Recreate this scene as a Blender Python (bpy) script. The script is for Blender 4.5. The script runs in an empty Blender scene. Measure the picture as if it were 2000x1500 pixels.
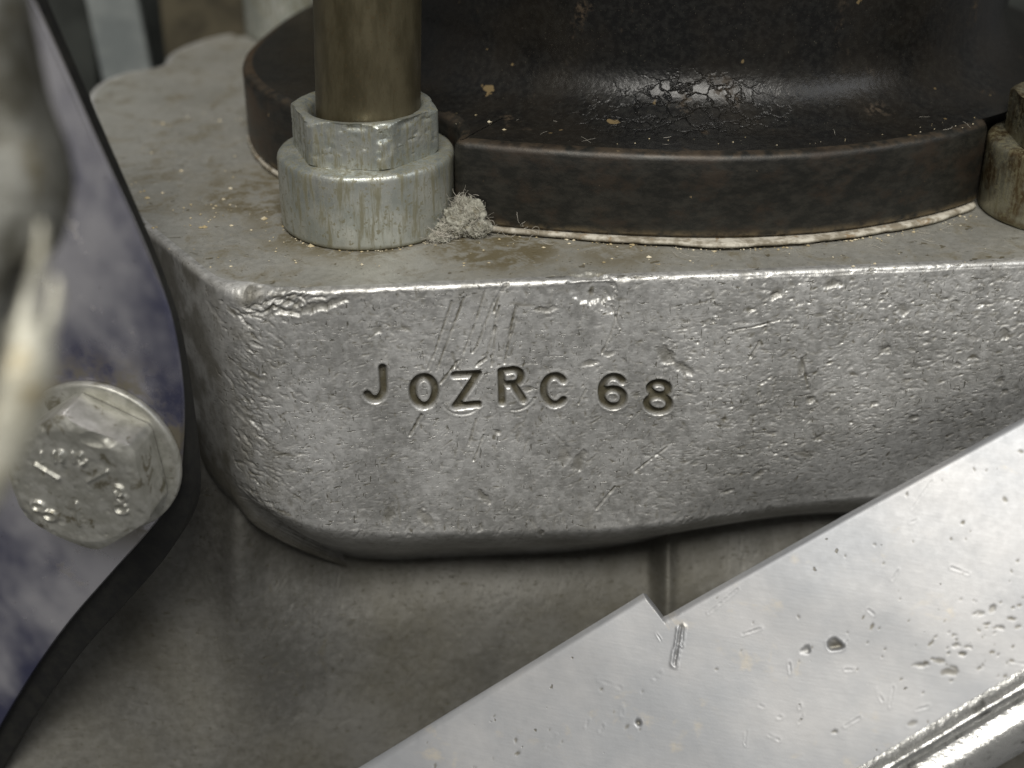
import bpy, bmesh, math, random
import numpy as np
from mathutils import Vector, Matrix

random.seed(7)
rng = np.random.default_rng(11)
S = 0.001                                   # everything below is written in millimetres
sc = bpy.context.scene

# ------------------------------------------------------------------ camera
cd = bpy.data.cameras.new('camera')
cam = bpy.data.objects.new('camera', cd)
sc.collection.objects.link(cam)
cd.sensor_width = 36.0
cd.lens = 36.0 * 2800 / 2000
cd.clip_start = 0.005
cd.clip_end = 50
cam.location = (0, -0.1667, 0.0732)
cam.rotation_euler = (math.radians(90 - 27.8), 0, 0)
cd.dof.use_dof = True
cd.dof.focus_distance = 0.190
cd.dof.aperture_fstop = 14.5
cd.dof.aperture_blades = 7
sc.camera = cam

# ------------------------------------------------------------------ room light
w = bpy.data.worlds.new('World')
sc.world = w
w.use_nodes = True
bg = w.node_tree.nodes['Background']
bg.inputs[0].default_value = (1.0, 0.99, 0.965, 1)
bg.inputs[1].default_value = 0.115


def lamp(name, loc, target, size, power, col, size_y=None):
    l = bpy.data.lights.new(name, 'AREA')
    l.energy = power
    l.color = col
    l.size = size
    if size_y:
        l.shape = 'RECTANGLE'
        l.size_y = size_y
    o = bpy.data.objects.new(name, l)
    sc.collection.objects.link(o)
    o.location = loc
    o.rotation_euler = (Vector(target) - Vector(loc)).to_track_quat('-Z', 'Y').to_euler()
    return o


lamp('ceiling_lamp', (-0.02, -0.78, 1.0), (0, 0.02, -0.01), 0.6, 17.0, (1.0, 0.968, 0.905), 0.5)
lamp('room_lamp', (0.95, -0.45, 0.95), (0.02, 0, -0.02), 0.5, 3.0, (0.93, 0.96, 1.0), 0.6)

sc.view_settings.view_transform = 'Standard'
sc.view_settings.look = 'None'
sc.view_settings.exposure = 0.15
sc.view_settings.gamma = 1.0
sc.view_settings.use_curve_mapping = False
sc.cycles.use_denoising = True

# ------------------------------------------------------------------ tables (mm on the stamped face: along, down)
STAMPS = {
  'J': [[(-16.81, 11.26), (-16.8, 14.18), (-16.86, 14.77), (-16.99, 15.11), (-17.18, 15.4), (-17.43, 15.62), (-17.7, 15.75), (-18.0, 15.78), (-18.29, 15.71), (-18.55, 15.56), (-18.78, 15.32), (-18.94, 15.01)]],
  'O': [[(-10.09, 15.06), (-10.16, 15.61), (-10.32, 16.12), (-10.56, 16.55), (-10.88, 16.87), (-11.24, 17.06), (-11.62, 17.12), (-12.0, 17.02), (-12.35, 16.79), (-12.65, 16.43), (-12.87, 15.98), (-13.0, 15.46), (-13.03, 14.91), (-12.96, 14.36), (-12.8, 13.86), (-12.55, 13.44), (-12.24, 13.12), (-11.88, 12.93), (-11.5, 12.88), (-11.13, 12.97), (-10.78, 13.2), (-10.49, 13.55), (-10.26, 13.99), (-10.13, 14.51), (-10.09, 15.06)]],
  'Z': [[(-7.5, 12.86), (-4.43, 12.87), (-7.46, 17.5), (-4.48, 17.35)]],
  'R': [[(-1.29, 17.29), (-1.41, 12.65), (0.13, 12.5), (0.47, 12.57), (0.77, 12.73), (1.01, 12.98), (1.16, 13.28), (1.21, 13.61), (1.16, 13.94), (1.01, 14.22), (0.77, 14.45), (0.47, 14.58), (0.14, 14.62), (-1.21, 14.62)], [(0.14, 14.69), (1.5, 17.06)]],
  'C': [[(6.8, 14.45), (6.49, 14.07), (6.12, 13.81), (5.73, 13.69), (5.33, 13.73), (4.96, 13.91), (4.65, 14.23), (4.4, 14.67), (4.25, 15.18), (4.21, 15.75), (4.27, 16.32), (4.43, 16.85), (4.68, 17.32), (5.01, 17.68), (5.39, 17.91), (5.79, 17.98), (6.18, 17.91), (6.54, 17.68), (6.84, 17.33)]],
  '6': [[(14.69, 14.81), (14.38, 14.47), (14.02, 14.23), (13.64, 14.11), (13.25, 14.11), (12.88, 14.23), (12.56, 14.47), (12.28, 14.81), (12.08, 15.23), (11.96, 15.71), (11.93, 16.23), (11.95, 16.85)], [(14.92, 17.32), (14.87, 17.72), (14.67, 18.08), (14.36, 18.35), (13.96, 18.52), (13.52, 18.56), (13.07, 18.47), (12.66, 18.26), (12.33, 17.95), (12.11, 17.57), (12.03, 17.16), (12.09, 16.76), (12.28, 16.41), (12.59, 16.13), (12.99, 15.97), (13.43, 15.93), (13.88, 16.02), (14.29, 16.22), (14.62, 16.53), (14.84, 16.91), (14.92, 17.32)]],
  '8': [[(20.8, 16.09), (20.75, 16.4), (20.54, 16.67), (20.22, 16.86), (19.82, 16.95), (19.39, 16.92), (18.97, 16.79), (18.63, 16.57), (18.4, 16.28), (18.31, 15.95), (18.37, 15.64), (18.58, 15.38), (18.9, 15.19), (19.3, 15.1), (19.73, 15.12), (20.14, 15.25), (20.48, 15.48), (20.71, 15.77), (20.8, 16.09)], [(21.06, 18.35), (21.0, 18.71), (20.8, 19.02), (20.48, 19.26), (20.06, 19.41), (19.58, 19.44), (19.11, 19.36), (18.67, 19.16), (18.32, 18.89), (18.09, 18.55), (18.0, 18.18), (18.06, 17.82), (18.26, 17.51), (18.59, 17.27), (19.0, 17.13), (19.47, 17.1), (19.95, 17.18), (20.38, 17.37), (20.73, 17.64), (20.97, 17.98), (21.06, 18.35)]],
}
ARCS= [[(-9.21, 17.02), (-8.95, 17.46), (-8.63, 17.85), (-8.26, 18.18), (-7.84, 18.44), (-7.39, 18.63), (-6.93, 18.75), (-6.45, 18.78), (-5.98, 18.72), (-5.52, 18.59), (-5.09, 18.38), (-4.71, 18.09), (-4.37, 17.74)], [(-0.08, 18.5), (0.28, 18.54), (0.63, 18.52), (0.98, 18.46), (1.32, 18.36), (1.65, 18.21), (1.96, 18.02), (2.25, 17.79), (2.52, 17.53), (2.75, 17.23), (2.96, 16.9), (3.13, 16.54), (3.27, 16.16)]]
SCR= [[(-7.7, 2.39), (-10.09, 9.52), (-11.01, 11.7)], [(-6.2, 2.1), (-8.96, 9.58), (-9.89, 12.14)], [(-3.39, 1.16), (-4.95, 6.11), (-6.32, 9.71), (-7.16, 12.28)], [(-0.98, 0.56), (-2.62, 3.33), (-4.65, 9.06), (-5.19, 9.77)], [(-0.52, 0.58), (-1.63, 1.95), (-2.3, 4.07)], [(0.46, 3.47), (-0.67, 9.25)], [(-2.11, 6.25), (-2.68, 11.76)], [(-7.78, 9.64), (-7.16, 12.05)], [(0.66, 4.93), (-0.47, 8.89), (-1.0, 11.47)], [(-1.64, 3.38), (-3.34, 10.6), (-4.68, 11.65)], [(13.9, 4.09), (12.71, 8.43), (11.77, 10.61)], [(12.9, 4.04), (14.01, 7.01)], [(-12.07, 18.48), (-13.65, 21.49)], [(-4.78, 19.65), (-5.85, 23.52)], [(-3.78, 22.06), (-5.19, 25.95)], [(28.26, 7.84), (31.63, 7.26), (34.97, 6.38)], [(32.49, 9.39), (31.0, 12.33)], [(9.87, 15.82), (8.89, 18.08)], [(14.16, 31.36), (11.76, 34.79)], [(20.98, 25.08), (16.91, 28.89)], [(38.24, 11.93), (39.32, 15.82)], [(-7.0, 10.79), (-10.09, 14.76)]]
BIG= [(10.5, 1.06, 3.58, 2.66, 0, 0.9), (20.27, 11.04, 1.69, 0.98, 60, 0.5), (22.43, 13.03, 1.95, 0.84, 35, 0.5), (39.9, 18.19, 0.91, 0.63, -50, 0.5), (65.71, 9.85, 0.91, 0.84, 0, 0.5), (49.35, 11.34, 0.91, 0.63, 0, 0.4), (51.44, 5.81, 0.91, 0.91, 60, 0.4), (38.35, 13.08, 0.52, 1.96, 10, 0.4), (34.16, 29.94, 1.17, 0.56, -45, 0.4), (30.04, 32.85, 1.04, 0.49, -10, 0.4), (48.9, 19.3, 0.91, 0.42, 0, 0.4), (55.0, 22.02, 0.91, 0.49, 0, 0.4), (35.03, 23.07, 0.91, 0.35, 0, 0.35), (41.59, 24.49, 0.78, 0.42, 0, 0.35), (16.43, 16.93, 0.52, 0.56, 0, 0.2), (9.08, 26.8, 0.91, 1.82, 20, 0.4), (6.96, 25.86, 0.78, 1.96, 0, 0.35), (-2.06, 21.76, 0.65, 0.35, 40, 0.4), (0.83, 22.32, 0.39, 1.26, 10, 0.3), (2.03, 15.4, 1.3, 0.49, 0, 0.3), (10.11, 12.03, 1.43, 0.56, -12, 0.3), (12.78, 10.66, 1.04, 0.49, 0, 0.3), (-3.87, 31.72, 0.65, 1.4, -30, 0.4), (-16.85, 33.79, 0.78, 1.82, 15, 0.35), (-11.98, 34.52, 0.91, 1.68, -30, 0.35), (-15.44, 33.46, 0.26, 2.38, 0, 0.3), (-7.44, 36.07, 0.26, 1.26, 0, 0.4), (3.94, 38.09, 0.52, 1.12, -10, 0.4), (3.95, 3.99, 1.69, 0.49, 0, 0.3), (-17.36, 5.88, 0.78, 0.7, 0, 0.3), (-24.59, 2.33, 3.9, 0.7, -12, 0.5), (41.38, 2.06, 1.3, 0.56, -10, 0.4), (34.32, 2.84, 0.91, 0.7, 0, 0.4), (66.14, 16.82, 0.78, 0.84, 0, 0.4), (67.56, 18.87, 0.65, 0.56, 0, 0.4), (59.57, 13.76, 0.65, 0.35, 0, 0.4)]

# ------------------------------------------------------------------ helpers
def sstep(a, b, x):
    t = np.clip((x - a) / (b - a), 0, 1)
    return t * t * (3 - 2 * t)


def vnoise(shape_x, shape_y, scale, seed, octaves=3):
    """smooth value noise sampled at two coordinate arrays (same shape)"""
    out = np.zeros_like(shape_x, dtype=float)
    amp, tot = 1.0, 0.0
    for o in range(octaves):
        r = np.random.default_rng(seed + o * 17)
        tab = r.random((256, 256))
        x = shape_x * scale * 2 ** o + 31.7 * o
        y = shape_y * scale * 2 ** o + 11.3 * o
        xi, yi = np.floor(x).astype(int), np.floor(y).astype(int)
        fx, fy = x - xi, y - yi
        fx = fx * fx * (3 - 2 * fx)
        fy = fy * fy * (3 - 2 * fy)
        a = tab[xi & 255, yi & 255]
        b = tab[(xi + 1) & 255, yi & 255]
        c = tab[xi & 255, (yi + 1) & 255]
        d = tab[(xi + 1) & 255, (yi + 1) & 255]
        out += amp * ((a * (1 - fx) + b * fx) * (1 - fy) + (c * (1 - fx) + d * fx) * fy)
        tot += amp
        amp *= 0.5
    return out / tot


def link(o, parent=None, base=None):
    sc.collection.objects.link(o)
    if parent is not None:
        o.parent = parent
        if base is not None:
            o.matrix_parent_inverse = Matrix.Translation(Vector(base)).inverted()
    return o


def mesh(name, verts, faces, mat, parent=None, base=None, smooth=True, attrs=None, sharp=None):
    me = bpy.data.meshes.new(name)
    v = np.asarray(verts, dtype=np.float32).reshape(-1, 3) * S
    if isinstance(faces, np.ndarray):
        n, k = faces.shape
        me.vertices.add(len(v))
        me.vertices.foreach_set('co', v.ravel())
        me.loops.add(n * k)
        me.loops.foreach_set('vertex_index', faces.astype(np.int32).ravel())
        me.polygons.add(n)
        me.polygons.foreach_set('loop_start', np.arange(0, n * k, k, dtype=np.int32))
        me.polygons.foreach_set('loop_total', np.full(n, k, dtype=np.int32))
        me.update(calc_edges=True)
    else:
        me.from_pydata([tuple(map(float, p)) for p in v], [], faces)
    me.validate()
    me.polygons.foreach_set('use_smooth', np.full(len(me.polygons), smooth, dtype=bool))
    if attrs:
        for k, a in attrs.items():
            at = me.attributes.new(k, 'FLOAT', 'POINT')
            at.data.foreach_set('value', np.asarray(a, dtype=np.float32).ravel())
    me.materials.append(mat)
    if sharp:
        me.set_sharp_from_angle(angle=math.radians(sharp))
    o = bpy.data.objects.new(name, me)
    return link(o, parent, base)


def empty(name, loc):
    o = bpy.data.objects.new(name, None)
    o.empty_display_size = 0.005
    o.location = tuple(c * S for c in loc)
    return link(o)


def tag(o, label, cat=None, group=None, kind=None):
    o['label'] = label
    if cat:
        o['category'] = cat
    if group:
        o['group'] = group
    if kind:
        o['kind'] = kind
    return o


def gridf(nr, nc, wrap=False):
    r = np.arange(nr - 1)[:, None]
    c = np.arange(nc if wrap else nc - 1)[None, :]
    c2 = (c + 1) % nc
    a = r * nc + c
    b = r * nc + c2
    d = (r + 1) * nc + c
    e = (r + 1) * nc + c2
    return np.stack([a, b, e, d], -1).reshape(-1, 4)


def chaikin(p, n=3, closed=False):
    p = np.asarray(p, float)
    for _ in range(n):
        if closed:
            q = np.roll(p, -1, 0)
            p = np.stack([p * .75 + q * .25, p * .25 + q * .75], 1).reshape(-1, p.shape[1])
        else:
            a, b = p[:-1], p[1:]
            m = np.stack([a * .75 + b * .25, a * .25 + b * .75], 1).reshape(-1, p.shape[1])
            p = np.vstack([p[:1], m, p[-1:]])
    return p


def resample(p, n, closed=False):
    p = np.asarray(p, float)
    if closed:
        p = np.vstack([p, p[:1]])
    s = np.r_[0, np.cumsum(np.linalg.norm(np.diff(p, axis=0), axis=1))]
    t = np.linspace(0, s[-1], n + 1)[:-1] if closed else np.linspace(0, s[-1], n)
    return np.stack([np.interp(t, s, p[:, k]) for k in range(p.shape[1])], 1)


def normals2(p, closed=True):
    if closed:
        t = np.roll(p, -1, 0) - np.roll(p, 1, 0)
    else:
        t = np.gradient(p, axis=0)
    t /= np.linalg.norm(t, axis=1)[:, None] + 1e-9
    n = np.stack([t[:, 1], -t[:, 0]], 1)          # outward for a counter-clockwise outline
    return n


def ccw(p):
    x, y = p[:, 0], p[:, 1]
    return p if np.sum(x * np.roll(y, -1) - y * np.roll(x, -1)) > 0 else p[::-1]


def loft_outline(outline, prof, cap_bottom=True, cap_top=True):
    """rings of a closed outline; prof = [(offset, height)]; returns verts, faces (list)"""
    o = ccw(np.asarray(outline, float))
    n = normals2(o)
    rings = [np.c_[o + n * off, np.full(len(o), h)] for off, h in prof]
    v = np.vstack(rings)
    f = [tuple(x) for x in gridf(len(prof), len(o), True).tolist()]
    k = len(o)
    if cap_bottom:
        f.append(tuple(range(k))[::-1])
    if cap_top:
        f.append(tuple(range(len(v) - k, len(v))))
    return v, f


def lathe(prof, n=160, centre=(0, 0)):
    a = np.linspace(0, 2 * math.pi, n, endpoint=False)
    prof = np.asarray(prof, float)
    v = np.stack([np.stack([centre[0] + r * np.cos(a), centre[1] + r * np.sin(a), np.full(n, z)], 1) for r, z in prof])
    return v.reshape(-1, 3), gridf(len(prof), n, True)


def tube(path, rad, k=8):
    p = np.asarray(path, float)
    r = np.broadcast_to(np.asarray(rad, float), (len(p),))
    t = np.gradient(p, axis=0)
    t /= np.linalg.norm(t, axis=1)[:, None] + 1e-9
    up = np.array([0.3, 0.2, 1.0])
    a = np.cross(t, up)
    a /= np.linalg.norm(a, axis=1)[:, None] + 1e-9
    b = np.cross(t, a)
    an = np.linspace(0, 2 * math.pi, k, endpoint=False)
    v = p[:, None] + r[:, None, None] * (a[:, None] * np.cos(an)[None, :, None] + b[:, None] * np.sin(an)[None, :, None])
    return v.reshape(-1, 3), gridf(len(p), k, True)


def seg_dist(px, py, pts):
    best = np.full(px.shape, 1e9)
    for (x0, y0), (x1, y1) in zip(pts[:-1], pts[1:]):
        dx, dy = x1 - x0, y1 - y0
        L = dx * dx + dy * dy + 1e-12
        t = np.clip(((px - x0) * dx + (py - y0) * dy) / L, 0, 1)
        best = np.minimum(best, np.hypot(px - x0 - t * dx, py - y0 - t * dy))
    return best


class Field:
    """a height field with dents, scratches and stamps worked into it"""

    def __init__(self, U, V, u1, v1):
        self.U, self.V, self.u1, self.v1 = U, V, u1, v1      # 2-D coordinates (rows = v) and sorted 1-D guides
        self.H = np.zeros_like(U)
        self.G = np.zeros_like(U)
        self.n1 = vnoise(U, V, 1.1, 301, 3) - .5
        self.n2 = vnoise(U, V, 1.1, 401, 3) - .5
        self.n3 = vnoise(U, V, 2.6, 501, 2) - .5

    def win(self, u0, u1, v0, v1):
        a, b = np.searchsorted(self.u1, [u0, u1])
        c, d = np.searchsorted(self.v1, [v0 - .4, v1 + .4])
        return slice(max(c - 1, 0), d + 1), slice(max(a - 1, 0), b + 1)

    def dent(self, u, v, a, b, ang, depth, rim=0.2, grime=0.0, hard=0.8):
        rim *= .15
        depth *= .80
        R = max(a, b) * 1.6
        w = self.win(u - R, u + R, v - R, v + R)
        x, y = self.U[w] - u, self.V[w] - v
        if x.size == 0:
            return
        x = x + min(a, 1.2) * 1.1 * self.n1[w]
        y = y + min(b, 1.2) * 1.3 * self.n2[w] + .25 * b * self.n3[w]
        c, s = math.cos(ang), math.sin(ang)
        r2 = ((x * c + y * s) / a) ** 2 + ((-x * s + y * c) / b) ** 2
        core = np.clip(1 - r2, 0, 1) ** hard
        tilt = 1 + 0.5 * (x * c + y * s) / a
        r = np.sqrt(r2)
        self.H[w] += -depth * core * tilt + rim * depth * np.exp(-((r - 1.12) / .17) ** 2)
        if grime:
            self.G[w] = np.maximum(self.G[w], grime * core)

    def stroke(self, pts, half, depth, rim=0.1, grime=0.0, wall=0.25):
        p = np.asarray(pts)
        m = half * 2 + .3
        w = self.win(p[:, 0].min() - m, p[:, 0].max() + m, p[:, 1].min() - m, p[:, 1].max() + m)
        x, y = self.U[w], self.V[w]
        if x.size == 0:
            return None
        d = seg_dist(x, y, pts)
        return w, d

    def cut(self, pts, half, depth, rim=0.1, grime=0.0, wall=0.25):
        q = self.stroke(pts, half, depth)
        if q is None:
            return
        w, d = q
        d = np.abs(d + half * .9 * self.n3[w] + .12 * self.n1[w])
        prof = (1 - sstep(half - wall, half + wall * .4, d)) * np.clip(.75 + 1.3 * self.n2[w], .1, 1.3)
        self.H[w] += -depth * prof + rim * depth * np.exp(-((d - half - wall * .9) / (wall * .8)) ** 2)
        if grime:
            self.G[w] = np.maximum(self.G[w], grime * prof)


# ------------------------------------------------------------------ materials
class NT:
    def __init__(self, name):
        m = bpy.data.materials.new(name)
        m.use_nodes = True
        self.m, self.t = m, m.node_tree
        self.t.nodes.clear()
        self.out = self.n('ShaderNodeOutputMaterial')
        self.b = self.n('ShaderNodeBsdfPrincipled')
        self.t.links.new(self.b.outputs[0], self.out.inputs[0])
        tc = self.n('ShaderNodeTexCoord')
        self.co = self.mapping(tc.outputs['Object'], (1000,) * 3)

    def n(self, k, **kw):
        x = self.t.nodes.new(k)
        for a, v in kw.items():
            setattr(x, a, v)
        return x

    def mapping(self, src, scale, loc=(0, 0, 0), rot=(0, 0, 0)):
        x = self.n('ShaderNodeMapping')
        x.inputs['Scale'].default_value = scale
        x.inputs['Location'].default_value = loc
        x.inputs['Rotation'].default_value = rot
        self.t.links.new(src, x.inputs['Vector'])
        return x.outputs[0]

    def L(self, a, b):
        self.t.links.new(a, b)

    def noise(self, scale, detail=4, rough=.55, stretch=(1, 1, 1), loc=(0, 0, 0), rot=(0, 0, 0), dist=0.0):
        x = self.n('ShaderNodeTexNoise')
        x.inputs['Scale'].default_value = scale
        x.inputs['Detail'].default_value = detail
        x.inputs['Roughness'].default_value = rough
        x.inputs['Distortion'].default_value = dist
        self.L(self.mapping(self.co, stretch, loc, rot), x.inputs['Vector'])
        return x.outputs['Fac']

    def ramp(self, src, lo, hi, a=0.0, b=1.0):
        x = self.n('ShaderNodeMapRange', interpolation_type='SMOOTHSTEP')
        self.L(src, x.inputs[0])
        for i, v in zip((1, 2, 3, 4), (lo, hi, a, b)):
            x.inputs[i].default_value = v
        return x.outputs[0]

    def math(self, op, a, b=None, clamp=False):
        x = self.n('ShaderNodeMath', operation=op, use_clamp=clamp)
        for i, v in enumerate((a, b)):
            if v is None:
                continue
            if isinstance(v, (int, float)):
                x.inputs[i].default_value = v
            else:
                self.L(v, x.inputs[i])
        return x.outputs[0]

    def mix(self, f, a, b):
        x = self.n('ShaderNodeMix', data_type='RGBA')
        if isinstance(f, (int, float)):
            x.inputs[0].default_value = f
        else:
            self.L(f, x.inputs[0])
        for i, v in ((6, a), (7, b)):
            if isinstance(v, tuple):
                x.inputs[i].default_value = (*v, 1)
            else:
                self.L(v, x.inputs[i])
        return x.outputs[2]

    def attr(self, name):
        x = self.n('ShaderNodeAttribute', attribute_name=name)
        return x.outputs['Fac']

    def near(self, p, r0, r1):
        """1 inside r0 of point p (mm), 0 beyond r1"""
        x = self.n('ShaderNodeVectorMath', operation='DISTANCE')
        self.L(self.co, x.inputs[0])
        x.inputs[1].default_value = p
        return self.ramp(x.outputs['Value'], r0, r1, 1.0, 0.0)

    def set(self, **kw):
        for k, v in kw.items():
            s = self.b.inputs[k.replace('_', ' ')]
            if isinstance(v, (int, float)):
                s.default_value = v
            elif isinstance(v, tuple):
                s.default_value = (*v, 1)
            else:
                self.L(v, s)
        return self

    def bump(self, pairs):
        """pairs of (height socket, distance in mm, strength)"""
        prev = None
        for h, dist, st in pairs:
            x = self.n('ShaderNodeBump')
            x.inputs['Strength'].default_value = st
            x.inputs['Distance'].default_value = dist * S
            self.L(h, x.inputs['Height'])
            if prev is not None:
                self.L(prev, x.inputs['Normal'])
            prev = x.outputs[0]
        self.L(prev, self.b.inputs['Normal'])
        return self


def mat_alloy(name, c0, c1, grime, amt, rough, metal, use_attr=False, spots=()):
    n = NT(name)
    n1 = n.noise(0.07, 5, .6)
    n2 = n.noise(0.9, 5, .65, (1, 1, 1), (7, 3, 1))
    n3 = n.noise(0.22, 6, .65, (1.0, 1, .6), (3, 9, 5), dist=.6)
    fine = n.noise(3.2, 3, .6)
    grey = n.mix(n.ramp(n.math('ADD', n.math('MULTIPLY', n1, .55), n.math('MULTIPLY', n2, .45)), .36, .64), c0, c1)
    g = n.ramp(n3, .66 - .3 * amt, .80 - .22 * amt)
    g = n.math('MULTIPLY', g, n.ramp(n2, .30, .62, .35, 1.0))
    g = n.math('MULTIPLY', g, min(1.0, .45 + amt * .5))
    if use_attr:
        g = n.math('MAXIMUM', g, n.attr('grime'))
    for p, r0, r1, k in spots:
        m = n.math('MULTIPLY', n.near(p, r0, r1), n.ramp(n.math('ADD', n.math('MULTIPLY', n3, .6), n.math('MULTIPLY', n2, .4)), .36, .56))
        g = n.math('MAXIMUM', g, n.math('MULTIPLY', m, k))
    col = n.mix(g, grey, grime)
    pits = n.ramp(n.noise(1.9, 2, .5, (1, 1, 1), (17, 5, 2)), .70, .76)
    col = n.mix(n.math('MULTIPLY', pits, .55), col, grime)
    nick1 = n.ramp(n.noise(1.5, 2, .5, (.45, .45, 2.0), (21, 3, 8), (0, .2, 0), .3), .655, .70)
    nick2 = n.ramp(n.noise(1.5, 2, .5, (2.1, 2.1, .5), (5, 31, 8), (0, -.3, 0), .3), .665, .71)
    nick = n.math('MULTIPLY', n.math('MAXIMUM', nick1, nick2), n.ramp(n3, .36, .58, .25, 1.0))
    col = n.mix(n.math('MULTIPLY', nick, .75), col, grime)
    n.set(Base_Color=col, Metallic=n.math('SUBTRACT', metal, n.math('MULTIPLY', g, metal * .75), True),
          Roughness=n.math('ADD', n.math('ADD', rough - .09, n.math('MULTIPLY', n2, .18)), n.math('MULTIPLY', g, .22), True))
    sk = n.noise(1.0, 4, .65, (.35, .35, 3.0), (4, 4, 4), (0, .16, 0))
    sk2 = n.noise(1.0, 4, .65, (3.0, 3.0, .4), (9, 1, 4), (0, .25, 0))
    n.bump([(n2, .10, .25), (sk, .07, .5), (sk2, .06, .35), (fine, .07, .6), (pits, -.10, .5), (nick, -.12, .6)])
    return n.m


OLIVE = (.075, .066, .040)
M = {}
M['face'] = mat_alloy('stamped_alloy', (.37, .367, .352), (.71, .707, .692), OLIVE, .30, .42, .66, True)
M['lower'] = mat_alloy('dull_shaded_alloy', (.125, .123, .115), (.215, .213, .202), OLIVE, .32, .48, .55, True)  # dull cast tone, darkened further to stand in for shade under the block
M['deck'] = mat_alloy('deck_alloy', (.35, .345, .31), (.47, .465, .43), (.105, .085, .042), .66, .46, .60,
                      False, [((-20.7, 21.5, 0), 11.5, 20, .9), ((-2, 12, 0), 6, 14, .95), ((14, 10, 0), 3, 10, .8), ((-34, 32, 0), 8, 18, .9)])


def mat_zinc(rusty=False):
    n = NT('rusty_zinc' if rusty else 'dull_zinc')
    st = n.noise(1.3, 6, .7, (1, 1, .12))
    bl = n.noise(.25, 5, .6, (1, 1, 1), (5, 2, 8))
    sp = n.noise(1.6, 4, .6, (1, 1, 1), (1, 2, 3))
    base = n.mix(n.ramp(bl, .35, .65), (.36, .385, .36), (.50, .515, .48)) if not rusty else n.mix(n.ramp(bl, .38, .58), (.12, .085, .045), (.30, .29, .22))
    g = n.math('MAXIMUM', n.math('MULTIPLY', n.ramp(st, .46, .62), .85), n.math('MULTIPLY', n.ramp(sp, .54, .64), .85))
    g = n.math('MAXIMUM', g, n.math('MULTIPLY', n.near((0, 0, -9.2), 15.2, 15.9), n.ramp(bl, .3, .5, .3, .9)))
    g = n.math('MAXIMUM', g, n.math('MULTIPLY', n.near((11, 1, 5), 4, 10), n.ramp(st, .40, .55, .1, .8)))
    col = n.mix(g, base, (.15, .138, .08))
    n.set(Base_Color=col, Metallic=n.math('SUBTRACT', .72, n.math('MULTIPLY', g, .5)), Roughness=n.math('ADD', .36, n.math('MULTIPLY', g, .3)))
    n.bump([(st, .12, .4), (sp, .12, .5), (n.noise(4.5, 3), .04, .4)])
    return n.m


M['zinc'] = mat_zinc()
M['rusty'] = mat_zinc(True)


def mat_rod():
    n = NT('oily_brown_steel')
    a = n.noise(.35, 6, .7, (1, 1, .3))
    b = n.noise(2.5, 4, .6)
    col = n.mix(n.ramp(a, .35, .65), (.070, .060, .034), (.118, .102, .062))
    col = n.mix(n.ramp(b, .58, .70), col, (.10, .075, .04))
    n.set(Base_Color=col, Metallic=.55, Roughness=n.math('ADD', .33, n.math('MULTIPLY', a, .2)))
    n.bump([(b, .04, .4), (n.noise(7, 2), .02, .4)])
    return n.m


M['rod'] = mat_rod()


def mat_black():
    n = NT('old_black_enamel')
    a = n.noise(.14, 6, .65, (1, 1, .7))
    b = n.noise(1.1, 5, .6, (1, 1, 1), (4, 4, 4))
    rust = n.math('MULTIPLY', n.ramp(a, .60, .70), n.ramp(b, .42, .58))
    col = n.mix(n.ramp(b, .4, .65), (.006, .006, .006), (.013, .013, .012))
    col = n.mix(n.math('MULTIPLY', rust, .6), col, (.075, .052, .030))
    film = n.ramp(n.noise(.06, 4, .6, (1, 1, 1), (5, 5, 5)), .40, .62)
    col = n.mix(n.math('MULTIPLY', film, .45), col, (.020, .0165, .012))
    chips = n.ramp(n.noise(.30, 3, .5, (1, 1, 1), (2.2, 8.1, 4.0)), .715, .735)
    col = n.mix(n.math('MULTIPLY', chips, .9), col, (.15, .11, .055))
    dust = n.ramp(n.noise(6, 2, .5), .70, .76)
    col = n.mix(n.math('MULTIPLY', dust, .35), col, (.25, .22, .16))
    v = n.n('ShaderNodeTexVoronoi', feature='DISTANCE_TO_EDGE')
    v.inputs['Scale'].default_value = .42
    wob = n.n('ShaderNodeVectorMath', operation='ADD')
    nz = n.n('ShaderNodeTexNoise')
    nz.inputs['Scale'].default_value = .8
    nz.inputs['Detail'].default_value = 3
    n.L(n.co, nz.inputs['Vector'])
    sca = n.n('ShaderNodeVectorMath', operation='SCALE')
    sca.inputs['Scale'].default_value = 2.2
    n.L(nz.outputs['Color'], sca.inputs[0])
    n.L(n.mapping(n.co, (.75, .75, 1.5)), wob.inputs[0])
    n.L(sca.outputs[0], wob.inputs[1])
    n.L(wob.outputs[0], v.inputs['Vector'])
    crack = n.ramp(v.outputs['Distance'], .0, .10)
    far = n.n('ShaderNodeVectorMath', operation='DISTANCE')
    n.L(n.mapping(n.co, (.38, 1, 1.15)), far.inputs[0])
    far.inputs[1].default_value = (22 * .38, 23.8, 15 * 1.15)
    where = n.math('MULTIPLY', n.ramp(far.outputs['Value'], 2.5, 7.5, 1.0, 0.0), n.ramp(a, .36, .58))
    ch = n.math('SUBTRACT', 1.0, n.math('MULTIPLY', n.math('SUBTRACT', 1.0, crack), where))
    n.set(Specular_IOR_Level=.35, Base_Color=col, Metallic=0.0, Roughness=n.math('ADD', .22, n.math('ADD', n.math('MULTIPLY', b, .2), n.math('MULTIPLY', rust, .3))))
    n.bump([(a, .5, .4), (b, .16, .45), (ch, .34, .8), (n.noise(4, 3), .03, .4)])
    return n.m


M['black'] = mat_black()


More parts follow.
